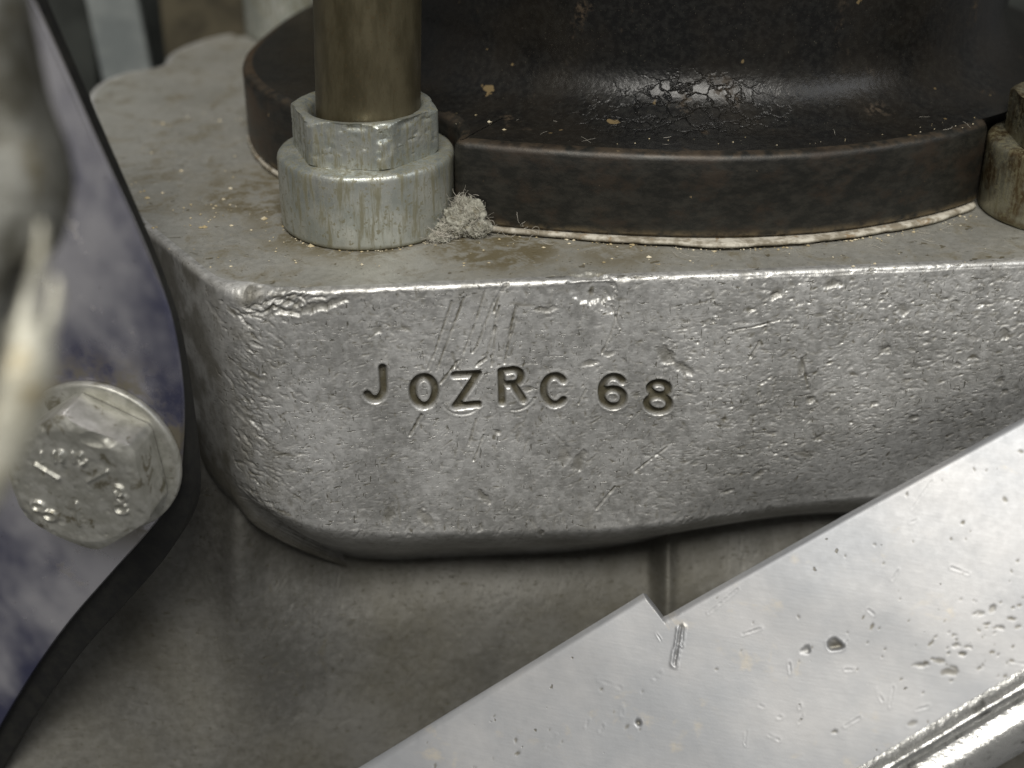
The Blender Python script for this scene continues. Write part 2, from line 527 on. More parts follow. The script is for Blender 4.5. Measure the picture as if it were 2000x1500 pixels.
def mat_flange():
    n = NT('machined_black_iron')
    a = n.noise(.16, 6, .65, (1, 1, 1.6), (9, 1, 1))
    b = n.noise(.6, 6, .7, (.6, .6, 1.3))
    c = n.noise(.5, 4, .6, (1, 1, 1), (3, 3, 7))
    col = n.mix(n.ramp(b, .38, .66), (.012, .012, .010), (.030, .028, .023))
    col = n.mix(n.math('MULTIPLY', n.ramp(a, .48, .66), .6), col, (.038, .026, .017))
    col = n.mix(n.math('MULTIPLY', n.near((-42, 60, 6), 10, 26), n.ramp(a, .40, .55, .1, .7)), col, (.07, .042, .020))
    col = n.mix(n.math('MULTIPLY', n.ramp(c, .70, .75), .8), col, (.30, .22, .12))
    sep = n.n('ShaderNodeSeparateXYZ')
    n.L(n.co, sep.inputs[0])
    worn = n.math('MULTIPLY', n.ramp(sep.outputs[2], 11.9, 12.4), n.ramp(c, .40, .62, .0, 1.0))
    col = n.mix(n.math('MULTIPLY', worn, .55), col, (.075, .055, .036))
    foot = n.math('MULTIPLY', n.ramp(sep.outputs[2], 2.4, 1.0), n.ramp(c, .30, .60))
    col = n.mix(n.math('MULTIPLY', foot, .8), col, (.17, .13, .075))
    n.set(Base_Color=col, Metallic=.35, Roughness=n.math('ADD', .34, n.math('MULTIPLY', a, .25)))
    n.bump([(b, .08, .5), (c, .15, .4), (n.noise(3.5, 3), .03, .4)])
    return n.m


M['flange'] = mat_flange()


def mat_simple(name, c0, c1, rough, metal, scale=.4, bump=.1, stretch=(1, 1, 1), stain=None, lo=.38, hi=.64, st=.56):
    n = NT(name)
    a = n.noise(scale, 5, .62, stretch)
    b = n.noise(scale * 5, 4, .6, stretch, (3, 1, 7))
    col = n.mix(n.ramp(a, lo, hi), c0, c1)
    if stain:
        sm = n.ramp(n.noise(scale * .8, 5, .65, stretch, (8, 3, 2), dist=.5), st, st + .12)
        col = n.mix(n.math('MULTIPLY', sm, .8), col, stain)
    n.set(Base_Color=col, Metallic=metal, Roughness=n.math('ADD', rough - .06, n.math('MULTIPLY', b, .14)))
    n.bump([(a, bump * 2, .3), (b, bump, .4)])
    return n.m


M['gasket'] = mat_simple('paper_gasket', (.20, .175, .13), (.50, .47, .40), .75, 0, .5, .12, (1, 1, 1), (.20, .13, .06))


def mat_chrome():
    n = NT('plated_steel')
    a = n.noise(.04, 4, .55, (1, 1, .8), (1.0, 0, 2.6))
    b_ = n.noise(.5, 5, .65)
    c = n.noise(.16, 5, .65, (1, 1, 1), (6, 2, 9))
    col = n.mix(n.ramp(a, .40, .60), (.12, .125, .215), (.76, .745, .79))  # pale and blue mottling painted in place of reflections on the plate
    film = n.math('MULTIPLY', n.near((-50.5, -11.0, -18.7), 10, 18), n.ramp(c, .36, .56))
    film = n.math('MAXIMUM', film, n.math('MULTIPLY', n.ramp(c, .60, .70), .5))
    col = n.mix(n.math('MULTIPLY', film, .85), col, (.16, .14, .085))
    sp = n.ramp(n.noise(2.2, 2, .5), .70, .75)
    col = n.mix(n.math('MULTIPLY', sp, .4), col, (.12, .10, .10))
    n.set(Base_Color=col, Metallic=n.math('SUBTRACT', .84, n.math('MULTIPLY', film, .6)), Roughness=n.math('ADD', n.math('ADD', .16, n.math('MULTIPLY', b_, .12)), n.math('MULTIPLY', film, .3)))
    n.bump([(b_, .03, .4), (c, .3, .3)])
    return n.m


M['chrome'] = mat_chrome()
M['blackside'] = mat_simple('black_painted_strip', (.004, .004, .004), (.010, .010, .008), .6, 0, .5, .05)
M['bolt'] = mat_simple('weathered_bolt_plating', (.40, .395, .35), (.54, .535, .49), .40, .62, .5, .07, (1, 1, 1), (.14, .12, .065), .38, .64, .55)
M['lever'] = mat_simple('pale_worn_alloy', (.27, .26, .21), (.50, .49, .42), .45, .5, .3, .2, (1, 1, 1), (.25, .20, .10))
M['lug'] = mat_simple('grey_cast_alloy', (.07, .066, .050), (.20, .20, .18), .45, .5, .22, .3, (1, 1, 1), (.09, .075, .04))
M['frame'] = mat_simple('grey_frame_metal', (.30, .33, .33), (.42, .45, .44), .4, .6, .1, .1)
M['rear'] = mat_simple('brown_oily_casting', (.055, .048, .032), (.11, .095, .062), .5, .3, .1, .2)
M['back'] = mat_simple('dark_shadowed_metal', (.012, .014, .012), (.03, .034, .03), .6, .0, .05, .1)
M['lint'] = mat_simple('grey_fluff', (.15, .145, .115), (.34, .335, .285), .95, 0, .9, .3, (1, 1, 1), (.16, .14, .09))
M['fibre'] = mat_simple('pale_fibre', (.34, .32, .27), (.52, .49, .43), .8, 0, .3, .02)
M['crumb'] = mat_simple('pale_grit', (.35, .28, .15), (.66, .60, .46), .7, 0, .23, .05)


def mat_cover():
    n = NT('polished_cover_alloy')
    a = n.noise(.05, 5, .6)
    b = n.noise(.9, 5, .65, (1, 1, 1), (7, 3, 1))
    st = n.noise(.16, 6, .7, (1, 1, 1), (2, 7, 1), dist=.4)
    col = n.mix(n.ramp(a, .35, .65), (.25, .258, .272), (.325, .325, .33))
    col = n.mix(n.math('MULTIPLY', n.ramp(st, .57, .72), .30), col, (.48, .40, .26))
    spk = n.ramp(n.noise(.75, 2, .5, (1, 1, 1), (11, 5, 3)), .735, .77)
    g = n.math('MAXIMUM', n.math('MULTIPLY', spk, .8), n.attr('grime'))
    col = n.mix(g, col, (.10, .09, .065))
    n.set(Base_Color=col, Metallic=.45, Roughness=n.math('ADD', .36, n.math('MULTIPLY', b, .16)))
    br = n.noise(1.0, 4, .6, (.3, .3, 4), (2, 2, 2), (.2, -.5, 0))
    n.bump([(b, .03, .25), (br, .02, .3), (n.noise(3.6, 3), .012, .3), (spk, -.08, .5)])
    return n.m


M['cover'] = mat_cover()

M['bead'] = mat_simple('worn_bright_rim', (.42, .42, .40), (.75, .75, .73), .27, .9, .35, .22, (1, 1, 1), (.10, .095, .08), .3, .5)

# ------------------------------------------------------------------ crankcase casting
plan = [(96, 9.4), (80, 7.8), (60, 5.7), (40, 3.7), (20, 1.7), (0, -.3), (-15, -1.9), (-29, -3.5), (-36.5, -2.2),
        (-41.5, 4.4), (-46.4, 11.9), (-53.2, 21.4), (-60, 36), (-66, 52), (-72.2, 70), (-76.5, 86), (-73.0, 97.5), (-65.5, 100.5),
        (-67.5, 110), (-62, 122.5), (-54, 129), (-48, 140), (-34, 146), (-10, 148)]
plan = np.array(plan, float)
pl = chaikin(plan, 4)
d_ = np.r_[0, np.cumsum(np.linalg.norm(np.diff(pl, axis=0), axis=1))]
i0 = np.argmin(np.abs(pl[:, 0]) + 10 * (pl[:, 1] > 20))
s_of = -(d_ - np.interp(0, -pl[:i0 + 60, 0], d_[:i0 + 60]))          # 0 at x = 0, positive to the right
s_col = np.r_[np.arange(-180, -60, 1.2), np.arange(-60, -44, .3), np.arange(-44, 74, .125), np.arange(74, 96, .6)]
s_col = s_col[(s_col > s_of.min()) & (s_col < s_of.max())]
o_ = np.argsort(s_of)
PX = np.interp(s_col, s_of[o_], pl[o_, 0])
PY = np.interp(s_col, s_of[o_], pl[o_, 1])
tx, ty = np.gradient(PX, s_col), np.gradient(PY, s_col)
ll = np.hypot(tx, ty)
NX, NY = ty / ll, -tx / ll                                            # outward normal (towards the viewer)


def sm1(a, k):
    ker = np.hanning(k + 2)[1:-1]
    ker /= ker.sum()
    return np.convolve(np.pad(a, k // 2, mode='edge'), ker, mode='valid')[:len(a)]


r_edge = .75 + 1.1 * np.exp(-((s_col + 34) / 4.0) ** 2) + .25 * np.sin(s_col * .5) * np.exp(-(s_col / 60) ** 2) * .4
wA = np.linspace(-3.2, 0, 22)[:-1]
nB = 10
wC = np.r_[np.arange(1.0, 46, .125), np.arange(46, 56, .4)]
nr, nc = len(wA) + nB + len(wC), len(s_col)
W = np.zeros((nr, nc))
D = np.zeros((nr, nc))
Z = np.zeros((nr, nc))
AN = np.zeros((nr, nc))                                               # 0 = displacement upward, 1 = outward
U = np.broadcast_to(s_col, (nr, nc)).copy()
row = 0
for x in wA:
    W[row] = x
    D[row] = r_edge - x
    row += 1
for k in range(nB):
    t = k / nB * math.pi / 2
    W[row] = k / nB
    D[row] = r_edge * (1 - math.sin(t))
    Z[row] = -r_edge * (1 - math.cos(t))
    AN[row] = t / (math.pi / 2)
    row += 1
wb = 37.4 - 3.5 * sstep(-14, -34, s_col) - 6 * sstep(-26, -42, s_col) + .5 * np.sin(s_col * .12)
web = sstep(-34, -41, s_col)
kx = [0, .5, 1.2, 2.2, 4, 6.5, 8.5, 10.5, 14, 22, 36, 60, 90]
kd = [0, .15, .55, 1.3, 2.9, 5.6, 8.4, 11, 15, 22, 30, 40, 40]
xx = np.linspace(0, 90, 1801)
dd = sm1(np.interp(xx, kx, kd), 25)
sx = [0, 26, 33, 39, 45, 56, 110]
sd = [0, 0, .4, 3.2, 9, 22, 60]
sxx = np.linspace(0, 110, 1101)
sdd = sm1(np.interp(sxx, sx, sd), 61)
zc = 34 - (s_col - 18) * .47
for k, x in enumerate(wC):
    wl = np.full(nc, x)
    f = max(0.0, 1 - k / 22)
    wl = wl * (1 - f) + (r_edge + (x - 1.0)) * f
    W[row] = np.where(f > 0, x, wl)
    Z[row] = -wl
    AN[row] = 1
    bulge = 4.6 * (1 - np.exp(-.022 * np.clip(wl - zc, 0, None) ** 2 / 4.6)) * sstep(-5, 60, s_col)
    bulge = bulge - 1.9 * np.sin(np.clip(wl / 37, 0, 1) * math.pi) * sstep(5, 40, s_col)
    low = np.interp(np.clip(wl - wb, 0, 90), xx, dd)
    side = np.interp(wl, sxx, sdd)
    D[row] = np.minimum(bulge, 14) * (1 - web) + low * (1 - web) + side * web
    row += 1
v_guide = np.r_[wA, np.arange(nB) / nB, wC]
F = Field(U, W, s_col, v_guide)
# slow unevenness of a hand-finished casting
F.H += .50 * (vnoise(U, W, .06, 3, 3) - .5) * sstep(-1, 6, W)
F.H += .05 * (vnoise(U, W * .8, .35, 9, 3) - .5) * sstep(.5, 3, W)
on_face = lambda a, b: (rng.uniform(a, b), rng.uniform(.5, 38))
# small dents and nicks: thick on the right, thinner on the left
for _ in range(5200):
    u = 18 + 52 * rng.random() ** .8
    v = rng.uniform(1.5, 36)
    if v > 36 - (u - 20) * .36 and rng.random() < .6:
        continue
    a = rng.lognormal(-1.05, .5)
    F.dent(u, v, a, a * rng.uniform(.15, .45), rng.normal(-.12, .45), rng.uniform(.03, .12), .35, rng.random() ** 1.6 * .75, 1.0)
for _ in range(3600):
    u, v = rng.uniform(-36, 26), rng.uniform(1, 37.5)
    a = rng.lognormal(-1.0, .55)
    ang = rng.choice([rng.normal(0, .3), rng.normal(1.5, .35)])
    F.dent(u, v, a, a * rng.uniform(.12, .4), ang, rng.uniform(.02, .09), .3, rng.random() ** 1.8 * .75, 1.0)
for _ in range(60):                                                   # clusters of short scratches
    cu_, cv_, an0 = rng.uniform(-34, 66), rng.uniform(2, 36), rng.choice([rng.normal(-.2, .4), rng.normal(1.9, .35)])
    for _k in range(int(rng.integers(6, 22))):
        u, v = cu_ + rng.normal(0, 2.2), cv_ + rng.normal(0, 1.6)
        L, an = rng.lognormal(-.2, .6), an0 + rng.normal(0, .25)
        F.cut([(u, v), (u + L * math.cos(an), v + L * math.sin(an))], rng.uniform(.05, .11), rng.uniform(.03, .11), .25, rng.uniform(.1, .9), .1)
for _ in range(1500):                                                 # small dirt-filled nicks
    u = rng.uniform(-36, 68)
    v = rng.uniform(1, 37)
    a = rng.lognormal(-1.35, .4)
    F.dent(u, v, a, a * rng.uniform(.2, .5), rng.choice([rng.normal(-.1, .5), rng.normal(1.6, .4)]), rng.uniform(.03, .10), .2, rng.uniform(.5, 1.0), .7)
for _ in range(130):                                                  # a few deeper pits
    u, v = rng.uniform(24, 68), rng.uniform(3, 30)
    a = rng.uniform(.3, .75)
    F.dent(u, v, a, a * rng.uniform(.35, .6), rng.normal(-.1, .5), rng.uniform(.10, .24), .2, rng.uniform(.3, .9))
for _ in range(900):                                                  # thin scratches
    u, v = rng.uniform(-36, 68), rng.uniform(1, 37)
    L, an = rng.lognormal(.1, .6), rng.choice([rng.normal(-.15, .25), rng.normal(1.75, .25), rng.uniform(0, 3.1)], p=[.45, .35, .2])
    F.cut([(u, v), (u + L * math.cos(an), v + L * math.sin(an))], .06, rng.uniform(.02, .06), .3, rng.random() ** 2 * .3, .09)
for _ in range(330):                                                  # coarse grime-filled nicks down the left corner
    u, v = rng.normal(-34.0, 2.4), rng.uniform(2, 36)
    a = rng.lognormal(-.45, .5)
    F.dent(u, v, a, a * rng.uniform(.12, .32), rng.normal(.65, .35), rng.uniform(.05, .20), .3, rng.uniform(0, .9))
for _ in range(150):                                                  # knocks along the top edge
    u, v = rng.uniform(-28, 72), rng.normal(.7, .55)
    a = rng.lognormal(-.75, .5)
    F.dent(u, v, a, a * rng.uniform(.3, .8), rng.normal(0, .4), rng.uniform(.03, .12), .3, rng.random() ** 3 * .4)
for _ in range(90):                                                   # the battered corner
    u, v = rng.normal(-29, 3.2), rng.normal(1.4, .8)
    a = rng.lognormal(-.3, .5)
    F.dent(u, v, a, a * rng.uniform(.2, .5), rng.normal(-.3, .5), rng.uniform(.08, .30), .4, rng.random() ** 2 * .8)
F.cut([(-33.5, 2.2), (-31.5, 3.0), (-30.2, 2.0), (-28.6, 2.9), (-27, 3.2)], .28, .5, .1, .9, .25)
for _ in range(60):                                                   # nicks on the bottom edge
    u = rng.uniform(-25, 40)
    F.dent(u, 37.4 + rng.normal(0, .6), rng.uniform(.15, .4), rng.uniform(.5, 1.5), rng.normal(.2, .3), rng.uniform(.06, .22), .3, rng.random() * .5)
for u, v, a, b, an, dp in BIG:
    if dp < .85:
        F.dent(u, v, a, b, math.radians(an), dp * .7, .25, .6, .5)
F.dent(10.3, 1.3, 3.3, 2.5, .1, .60, .5, 0.0, .30)
F.dent(11.6, 3.3, 1.8, 1.3, .6, .25, .5, .15, .4)
for pts in SCR:
    F.cut(pts, rng.uniform(.13, .22), rng.uniform(.18, .32), .2, rng.uniform(.6, .95), .13)
for pts in ARCS:
    q = F.stroke(pts, .5, .1)
    F.H[q[0]] += -.10 * np.exp(-(q[1] / .16) ** 2) + .05 * np.exp(-((q[1] - .3) / .15) ** 2)
for ch, strokes in STAMPS.items():
    ds, win = None, None
    allp = [p for s_ in strokes for p in s_]
    a0, a1 = min(p[0] for p in allp) - 1.6, max(p[0] for p in allp) + 1.6
    b0, b1 = min(p[1] for p in allp) - 1.6, max(p[1] for p in allp) + 1.6
    win = F.win(a0, a1, b0, b1)
    dist = np.full(F.U[win].shape, 1e9)
    for s_ in strokes:
        dist = np.minimum(dist, seg_dist(F.U[win], F.V[win], s_))
    prof = 1 - sstep(.30, .62, dist)
    calm = 1 - sstep(.5, .9, dist)
    F.H[win] = F.H[win] * (1 - .8 * calm) - .85 * prof * (.72 + .5 * vnoise(F.U[win], F.V[win], .45, 177, 2)) + .05 * np.exp(-((dist - .80) / .16) ** 2)
    dirt = (1 - sstep(.34, .62, dist)) * (.80 + .4 * vnoise(F.U[win], F.V[win], .9, 77, 2))
    F.G[win] = np.maximum(F.G[win] * (1 - calm), np.clip(dirt, 0, 1))
vx0 = np.broadcast_to(PX, U.shape) + np.broadcast_to(PY, U.shape) * .6
cg = np.exp(-((U + 35) / 4.2) ** 2) * sstep(2, 8, W)                  # olive film caught on the rounded corner
F.G = np.maximum(F.G, .62 * cg * sstep(.35, .65, vnoise(U, W * .6, .35, 55, 4)))
F.G = np.maximum(F.G, sstep(-36, -40, U) * sstep(-.5, 1.5, W) * (.42 + .4 * sstep(.25, .6, vnoise(U, W, .22, 58, 4))))
F.G = np.maximum(F.G, sstep(wb[None, :] - .5, wb[None, :] + 4, W) * (.30 + .35 * vnoise(vx0, W, .2, 91, 4)))  # oily grime below the bottom edge, also painted on to deepen its shade
F.G = np.maximum(F.G, .5 * sstep(-1.0, -2.6, W) * sstep(.3, .7, vnoise(U, W, .16, 33, 3)))
fade = sstep(-3.2, -1.6, W)
Hh = F.H * fade
vx = PX[None] - NX[None] * D + NX[None] * Hh * AN
vy = PY[None] - NY[None] * D + NY[None] * Hh * AN
vz = Z + Hh * (1 - AN)
crank = empty('crankcase', (0, 40, -60))
tag(crank, 'scarred grey alloy crankcase block with letters and numbers stamped in its front face', 'crankcase')
CB = (0, .04, -.06)
cw = mesh('casting_wall', np.stack([vx, vy, vz], -1), gridf(nr, nc)[:, ::-1], M['face'], crank, CB, True, {'grime': F.G})  # grime also holds the painted shade below the bottom edge
cw.data.materials.append(M['deck'])
mi = np.zeros((nr - 1, nc - 1), dtype=np.int32)
mi[:len(wA) - 4] = 1
cw.data.polygons.foreach_set('material_index', mi.ravel())
# lower half of the case, set back under the block
lx = np.r_[np.arange(-110, -50, 1.0), np.arange(-50, 52, .22), np.arange(52, 92, 1.0)]
lt = np.arange(26, 112, .25)
LX, LT = np.meshgrid(lx, lt)
Lf = Field(LX, LT, lx, lt)
LY = 11.0 + .09 * LX - 9.0 * sstep(50, 112, LT)
LY -= 5.0 * sstep(-20, -42, LX) * sstep(24, 52, LT) * (1 - sstep(-44, -62, LX) * .8)                    # swells forward on the left
LY -= 5.0 * sstep(-34, -60, LX) * sstep(55, 100, LT)
LY -= (3.0 * np.exp(-((LX + 38.5 + .05 * (LT - 40)) / 2.6) ** 2)) * (1 - sstep(38, 62, LT))   # web under the corner
LY += 3.0 * np.exp(-((LX + 46) / 5.0) ** 2) * (1 - sstep(45, 75, LT))
LY += 15.0 * np.exp(-((LT - 44) / 8.5) ** 2) * sstep(-44, -14, LX) * (1 - .45 * sstep(20, 24, LX))
LY -= 2.4 * sstep(20.8, 23.4, LX) + 1.3 * np.exp(-((LX - 23.6) / 1.0) ** 2)                       # rib and raised pad
LY -= 1.3 * np.exp(-((LX + 22) / 9) ** 2) * sstep(50, 62, LT)
LY += 1.3 * (vnoise(LX, LT, .05, 21, 3) - .5) + .10 * (vnoise(LX, LT, .9, 23, 3) - .5)
for _ in range(1500):
    u, v = rng.uniform(-70, 45), rng.uniform(42, 100)
    a = rng.lognormal(-.7, .5)
    Lf.dent(u, v, a, a * rng.uniform(.15, .5), rng.choice([rng.normal(1.6, .3), rng.normal(.1, .4)]), rng.uniform(.02, .10), .3, rng.random() ** 2 * .7, 1.0)
for _ in range(420):
    u, v = rng.uniform(-60, 40), rng.uniform(46, 98)
    L, an = rng.lognormal(.7, .5), rng.normal(1.6, .5)
    Lf.cut([(u, v), (u + L * math.cos(an), v + L * math.sin(an))], .14, rng.uniform(.04, .14), .3, rng.random() * .6, .15)
LG = np.maximum(Lf.G, .15 + .42 * sstep(.25, .75, vnoise(LX, LT * .8, .06, 93, 5)) * (.6 + .6 * vnoise(LX, LT, .5, 97, 3)))  # grime cover, raised to paint in shade on the case under the block
mesh('lower_case', np.stack([LX, LY - Lf.H, -LT], -1), gridf(len(lt), len(lx))[:, ::-1], M['lower'], crank, CB, True, {'grime': np.clip(LG, 0, 1)})  # grime also holds the painted shade under the block
ins = 2.7
dk = np.stack([PX - NX * (r_edge + ins), PY - NY * (r_edge + ins)], 1)[::4]
dk = np.vstack([dk, [[98, 12], [98, 150], [-10, 150]]]) if dk[-1, 0] > 50 else np.vstack([dk, [[-10, 150], [98, 150], [98, 12]]])
dkv = np.c_[dk, np.full(len(dk), -.03)]
dk_o = mesh('top_deck', dkv, [tuple(range(len(dkv)))], M['deck'], crank, CB, False)
# rear of the block so that the casting is closed
bw = [(-10, 148, 0), (98, 150, 0), (98, 150, -70), (-10, 148, -70)]
mesh('rear_wall', bw, [(0, 1, 2, 3)], M['rear'], crank, CB, False)

# ------------------------------------------------------------------ gasket, flange, barrel
fl = [(-43.5, 68), (-42.6, 54), (-37, 40), (-26, 28), (-11, 18.8), (0, 15.6), (14, 12.8), (28, 11.7), (41, 13.2), (50, 16.2), (59, 20.6), (66.5, 26),
      (77, 38), (85, 56), (87, 78), (82, 100), (66, 122), (40, 136), (8, 136), (-22, 122), (-38, 98)]
fl = ccw(resample(chaikin(fl, 3, True), 420, True))


def scallop(p, centres, r):
    q = p.copy()
    for c in centres:
        v = q - np.array(c)
        d = np.linalg.norm(v, axis=1)
        m = d < r
        mid = np.array([28, 74.0]) - np.array(c)
        mid /= np.linalg.norm(mid)
        for i in np.where(m)[0]:
            # slide along the inward direction until clear of the collar
            b = v[i] @ mid
            disc = r * r - (d[i] ** 2 - b * b)
            q[i] = q[i] + mid * (-b + math.sqrt(max(disc, 0)))
    return q


STUD_L, STUD_R, STUD_B = (-20.0, 21.8), (78.8, 25.6), (-42.5, 128.0)
fl_s = scallop(fl, [STUD_L, STUD_R], 12.7)
BARREL = (30.0, 79.0)
barrel = empty('cylinder_barrel', (29, 79, .9))
BB = (29 * S, 79 * S, .9 * S)
tag(barrel, 'black enamelled engine cylinder barrel with thick base flange bolted on the alloy block', 'cylinder')
fp = [(-.5, .95), (0, 1.4), (0, 4), (0, 8), (0, 11.6), (-.25, 12.2), (-.7, 12.55), (-1.6, 12.7)]
v, f = loft_outline(fl_s, fp, True, False)
# blend the flange top into the round fillet of the barrel
o = ccw(fl_s)
n_ = normals2(o)
top = o + n_ * -1.6
rel = top - np.array(BARREL)
th = np.unwrap(np.arctan2(rel[:, 1], rel[:, 0]))
rings = []
R1 = 61.0
for t in np.linspace(0, 1, 8)[1:]:
    tgt = np.array(BARREL) + R1 * np.stack([np.cos(th), np.sin(th)], 1) * .985
    far = np.linalg.norm(rel, axis=1)[:, None] > R1
    tgt = np.where(far, tgt, top + (tgt - top) * .0 - rel * .012)
    rings.append(np.c_[top * (1 - t) + tgt * t, np.full(len(o), 12.7 + .25 * t)])
nb = len(v)
mesh('base_flange', v, f, M['flange'], barrel, BB, True, None, 40)
vt = np.vstack([np.c_[top, np.full(len(o), 12.7)]] + rings)
mesh('flange_top', vt, gridf(len(rings) + 1, len(o), True), M['black'], barrel, BB, True)
prof = [(62.5, 12.6), (60.5, 12.95)]
for k in range(1, 19):
    a = k / 18 * math.pi / 2
    prof.append((60.5 - 9.1 * math.sin(a), 13.0 + 8.0 * (1 - math.cos(a))))
prof += [(51.4, 28), (51.4, 36), (51.4, 48), (51.4, 62)]
v, f = lathe(prof, 260, BARREL)
mesh('barrel_wall', v, f, M['black'], barrel, BB, True)
v, f = lathe([(51.4, 62), (53, 62.4), (62, 62.6), (62.4, 63), (62.4, 65), (62, 65.4), (53, 65.6), (51.4, 66), (51.4, 70), (30, 70.2), (.1, 70.3)], 200, BARREL)
mesh('cooling_fin', v, f, M['black'], barrel, BB, True, None, 50)

g0 = ccw(scallop(fl, [STUD_L, STUD_R], 13.3))
gn = normals2(g0)
ga = np.arange(len(g0))
lip = (1.55 * np.exp(-((g0[:, 0] - 36) / 24) ** 2) * (g0[:, 1] < 60) + .1) * (.3 + 1.4 * vnoise(ga * .11, ga * 0, 1, 5, 3))
lift = .45 * np.exp(-((g0[:, 0] - 36) / 30) ** 2) + .35 * vnoise(ga * .06, ga * 0 + 3, 1, 6, 2)
rag = .3 * (vnoise(ga * .6, ga * 0, 1, 15, 2) - .5)
inn = np.c_[g0 - gn * 6, np.full(len(g0), .88)]
mid = np.c_[g0, np.full(len(g0), .88)]
out1 = np.c_[g0 + gn * (lip + rag)[:, None], .55 + lift * .5]
out2 = np.c_[g0 + gn * (lip + rag + .03)[:, None], .10 + lift * .55]
in2 = np.c_[g0 - gn * .3, np.full(len(g0), .45)]
gv = np.vstack([inn, mid, (mid + out1) / 2 + [0, 0, .05], out1, out2, in2])
gk = mesh('base_gasket', gv, gridf(6, len(g0), True), M['gasket'])
tag(gk, 'thin pale paper gasket squeezed out beneath the black cylinder flange', 'gasket')


# ------------------------------------------------------------------ studs: collar, nut, sleeve
def ring_mesh(prof, n, seed, amp):
    v, f = lathe(prof, n)
    r = np.random.default_rng(seed)
    v += (vnoise(v[:, 0] * .5 + 9, v[:, 2] * .5 + v[:, 1] * .31, 1, seed, 3)[:, None] - .5) * amp
    return v, f


def make_collar():
    prof = [(7.4, .05), (11.8, .05), (12.1, .35)] + [(12.1, z) for z in np.linspace(.8, 9.5, 16)] + [(12.0, 9.95), (11.75, 10.25), (11.3, 10.38), (7.4, 10.4)]
    v, f = ring_mesh(prof, 180, 41, .10)
    return mesh('spacer_collar', v, f, M['zinc'])


def make_nut():
    R = 10.4
    n = 240
    a = np.linspace(0, 2 * math.pi, n, endpoint=False)
    a0 = math.radians(-70)
    q = (a - a0 + math.pi / 6) % (math.pi / 3) - math.pi / 6          # 0 at a corner
    hexr = R * math.cos(math.pi / 6) / np.cos(np.pi / 6 - np.abs(q))
    cone = lambda z: 9.45 + 1.3 * (16.5 - z)
    rows = []
    zs = [10.42, 10.6, 10.9] + list(np.linspace(11.2, 15.5, 18)) + [15.8, 16.05, 16.25, 16.4, 16.5]
    for z in zs:
        r = np.minimum(hexr, np.minimum(9.45 + 1.55 * (16.5 - z), 9.7 + 1.6 * (z - 10.3)))
        r = np.minimum(r, 10.2)
        rows.append(np.stack([r * np.cos(a), r * np.sin(a), np.full(n, z)], 1))
    for r, z in ((9.2, 16.58), (8.3, 16.5), (7.7, 16.2), (7.35, 15.6), (7.3, 14)):
        rows.append(np.stack([r * np.cos(a), r * np.sin(a), np.full(n, z)], 1))
    v = np.array(rows)
    rad = np.hypot(v[..., 0], v[..., 1])
    AA = np.broadcast_to(a, rad.shape)
    hh = np.zeros_like(rad)
    r = np.random.default_rng(5)
    uu = AA * 10
    for _ in range(170):
        u0, z0 = r.uniform(0, 62.8), r.uniform(10.6, 16.4)
        L, bb = r.uniform(.3, 1.4), r.uniform(.12, .35)
        e2 = ((uu - u0) / L) ** 2 + ((v[..., 2] - z0) / bb) ** 2
        hh -= r.uniform(.05, .22) * np.clip(1 - e2, 0, 1)
    # bruised front corner
    u0 = (math.radians(-70) % (2 * math.pi)) * 10
    for du, z0, L, bb, dp in ((0, 14.9, 1.2, 1.2, .55), (.5, 13.6, .8, 1.6, .35), (-.6, 12.4, .6, .8, .3), (-3.5, 16.1, 2.4, .5, .3), (4, 16.0, 2, .6, .3)):
        e2 = ((uu - u0 - du) / L) ** 2 + ((v[..., 2] - z0) / bb) ** 2
        hh -= dp * np.clip(1 - e2, 0, 1)
    k = 1 + hh / rad
    v[..., 0] *= k
    v[..., 1] *= k
    return mesh('hex_nut', v.reshape(-1, 3), gridf(len(rows), n, True), M['zinc'], None, None, True, None, 38)


def make_sleeve():
    v, f = lathe([(7.0, 12), (7.05, 17), (7.05, 30), (7.05, 50), (7.05, 68), (6.6, 68.5), (.1, 68.6)], 120)
    return mesh('stud_sleeve', v, f, M['rod'])


def put(o, loc, rz=0):
    o.location = (loc[0] * S, loc[1] * S, 0)
    o.rotation_euler = (0, o.rotation_euler[1], math.radians(rz))
    return o


col_, nut_, slv_ = make_collar(), make_nut(), make_sleeve()
tag(put(col_, STUD_L), 'round dull zinc collar beside the lint, under the nut with the brown tube', 'collar', 'stud collars')
tag(put(nut_, STUD_L), 'battered hex nut around the foot of the brown tube, nearest the camera', 'nut', 'stud nuts')
slv_.rotation_euler[1] = math.radians(2.2)
tag(put(slv_, STUD_L), 'smooth brown oily steel tube rising from the front hex nut', 'tube', 'stud tubes')
for loc, where, rz in ((STUD_R, 'at the right edge of the picture, against the black flange', 38), (STUD_B, 'far back beyond the flange, blurred', 47)):
    for src, what, cat in ((col_, 'round zinc collar', 'collar'), (nut_, 'hex nut', 'nut'), (slv_, 'brown steel tube', 'tube')):
        c = src.copy()
        sc.collection.objects.link(c)
        put(c, loc, rz)
        if loc is STUD_R and cat != 'tube':
            c.material_slots[0].link = 'OBJECT'
            c.material_slots[0].material = M['rusty']
        tag(c, f'{what} {where}', cat, f'stud {cat}s')

# ------------------------------------------------------------------ plated bracket with its black backing strip, washer, bolt
PA = math.radians(10)
PN = np.array((-math.sin(PA), -math.cos(PA), 0.0))
PE = np.array((math.cos(PA), -math.sin(PA), 0.0))
PQ = np.array((-40.86, -13.0, 0.0))


def on_plate(sz, h):
    sz = np.asarray(sz, float)
    return PQ + PE * sz[..., :1] + np.array([0, 0, 1.0]) * sz[..., 1:2] + PN * np.asarray(h)[..., None]


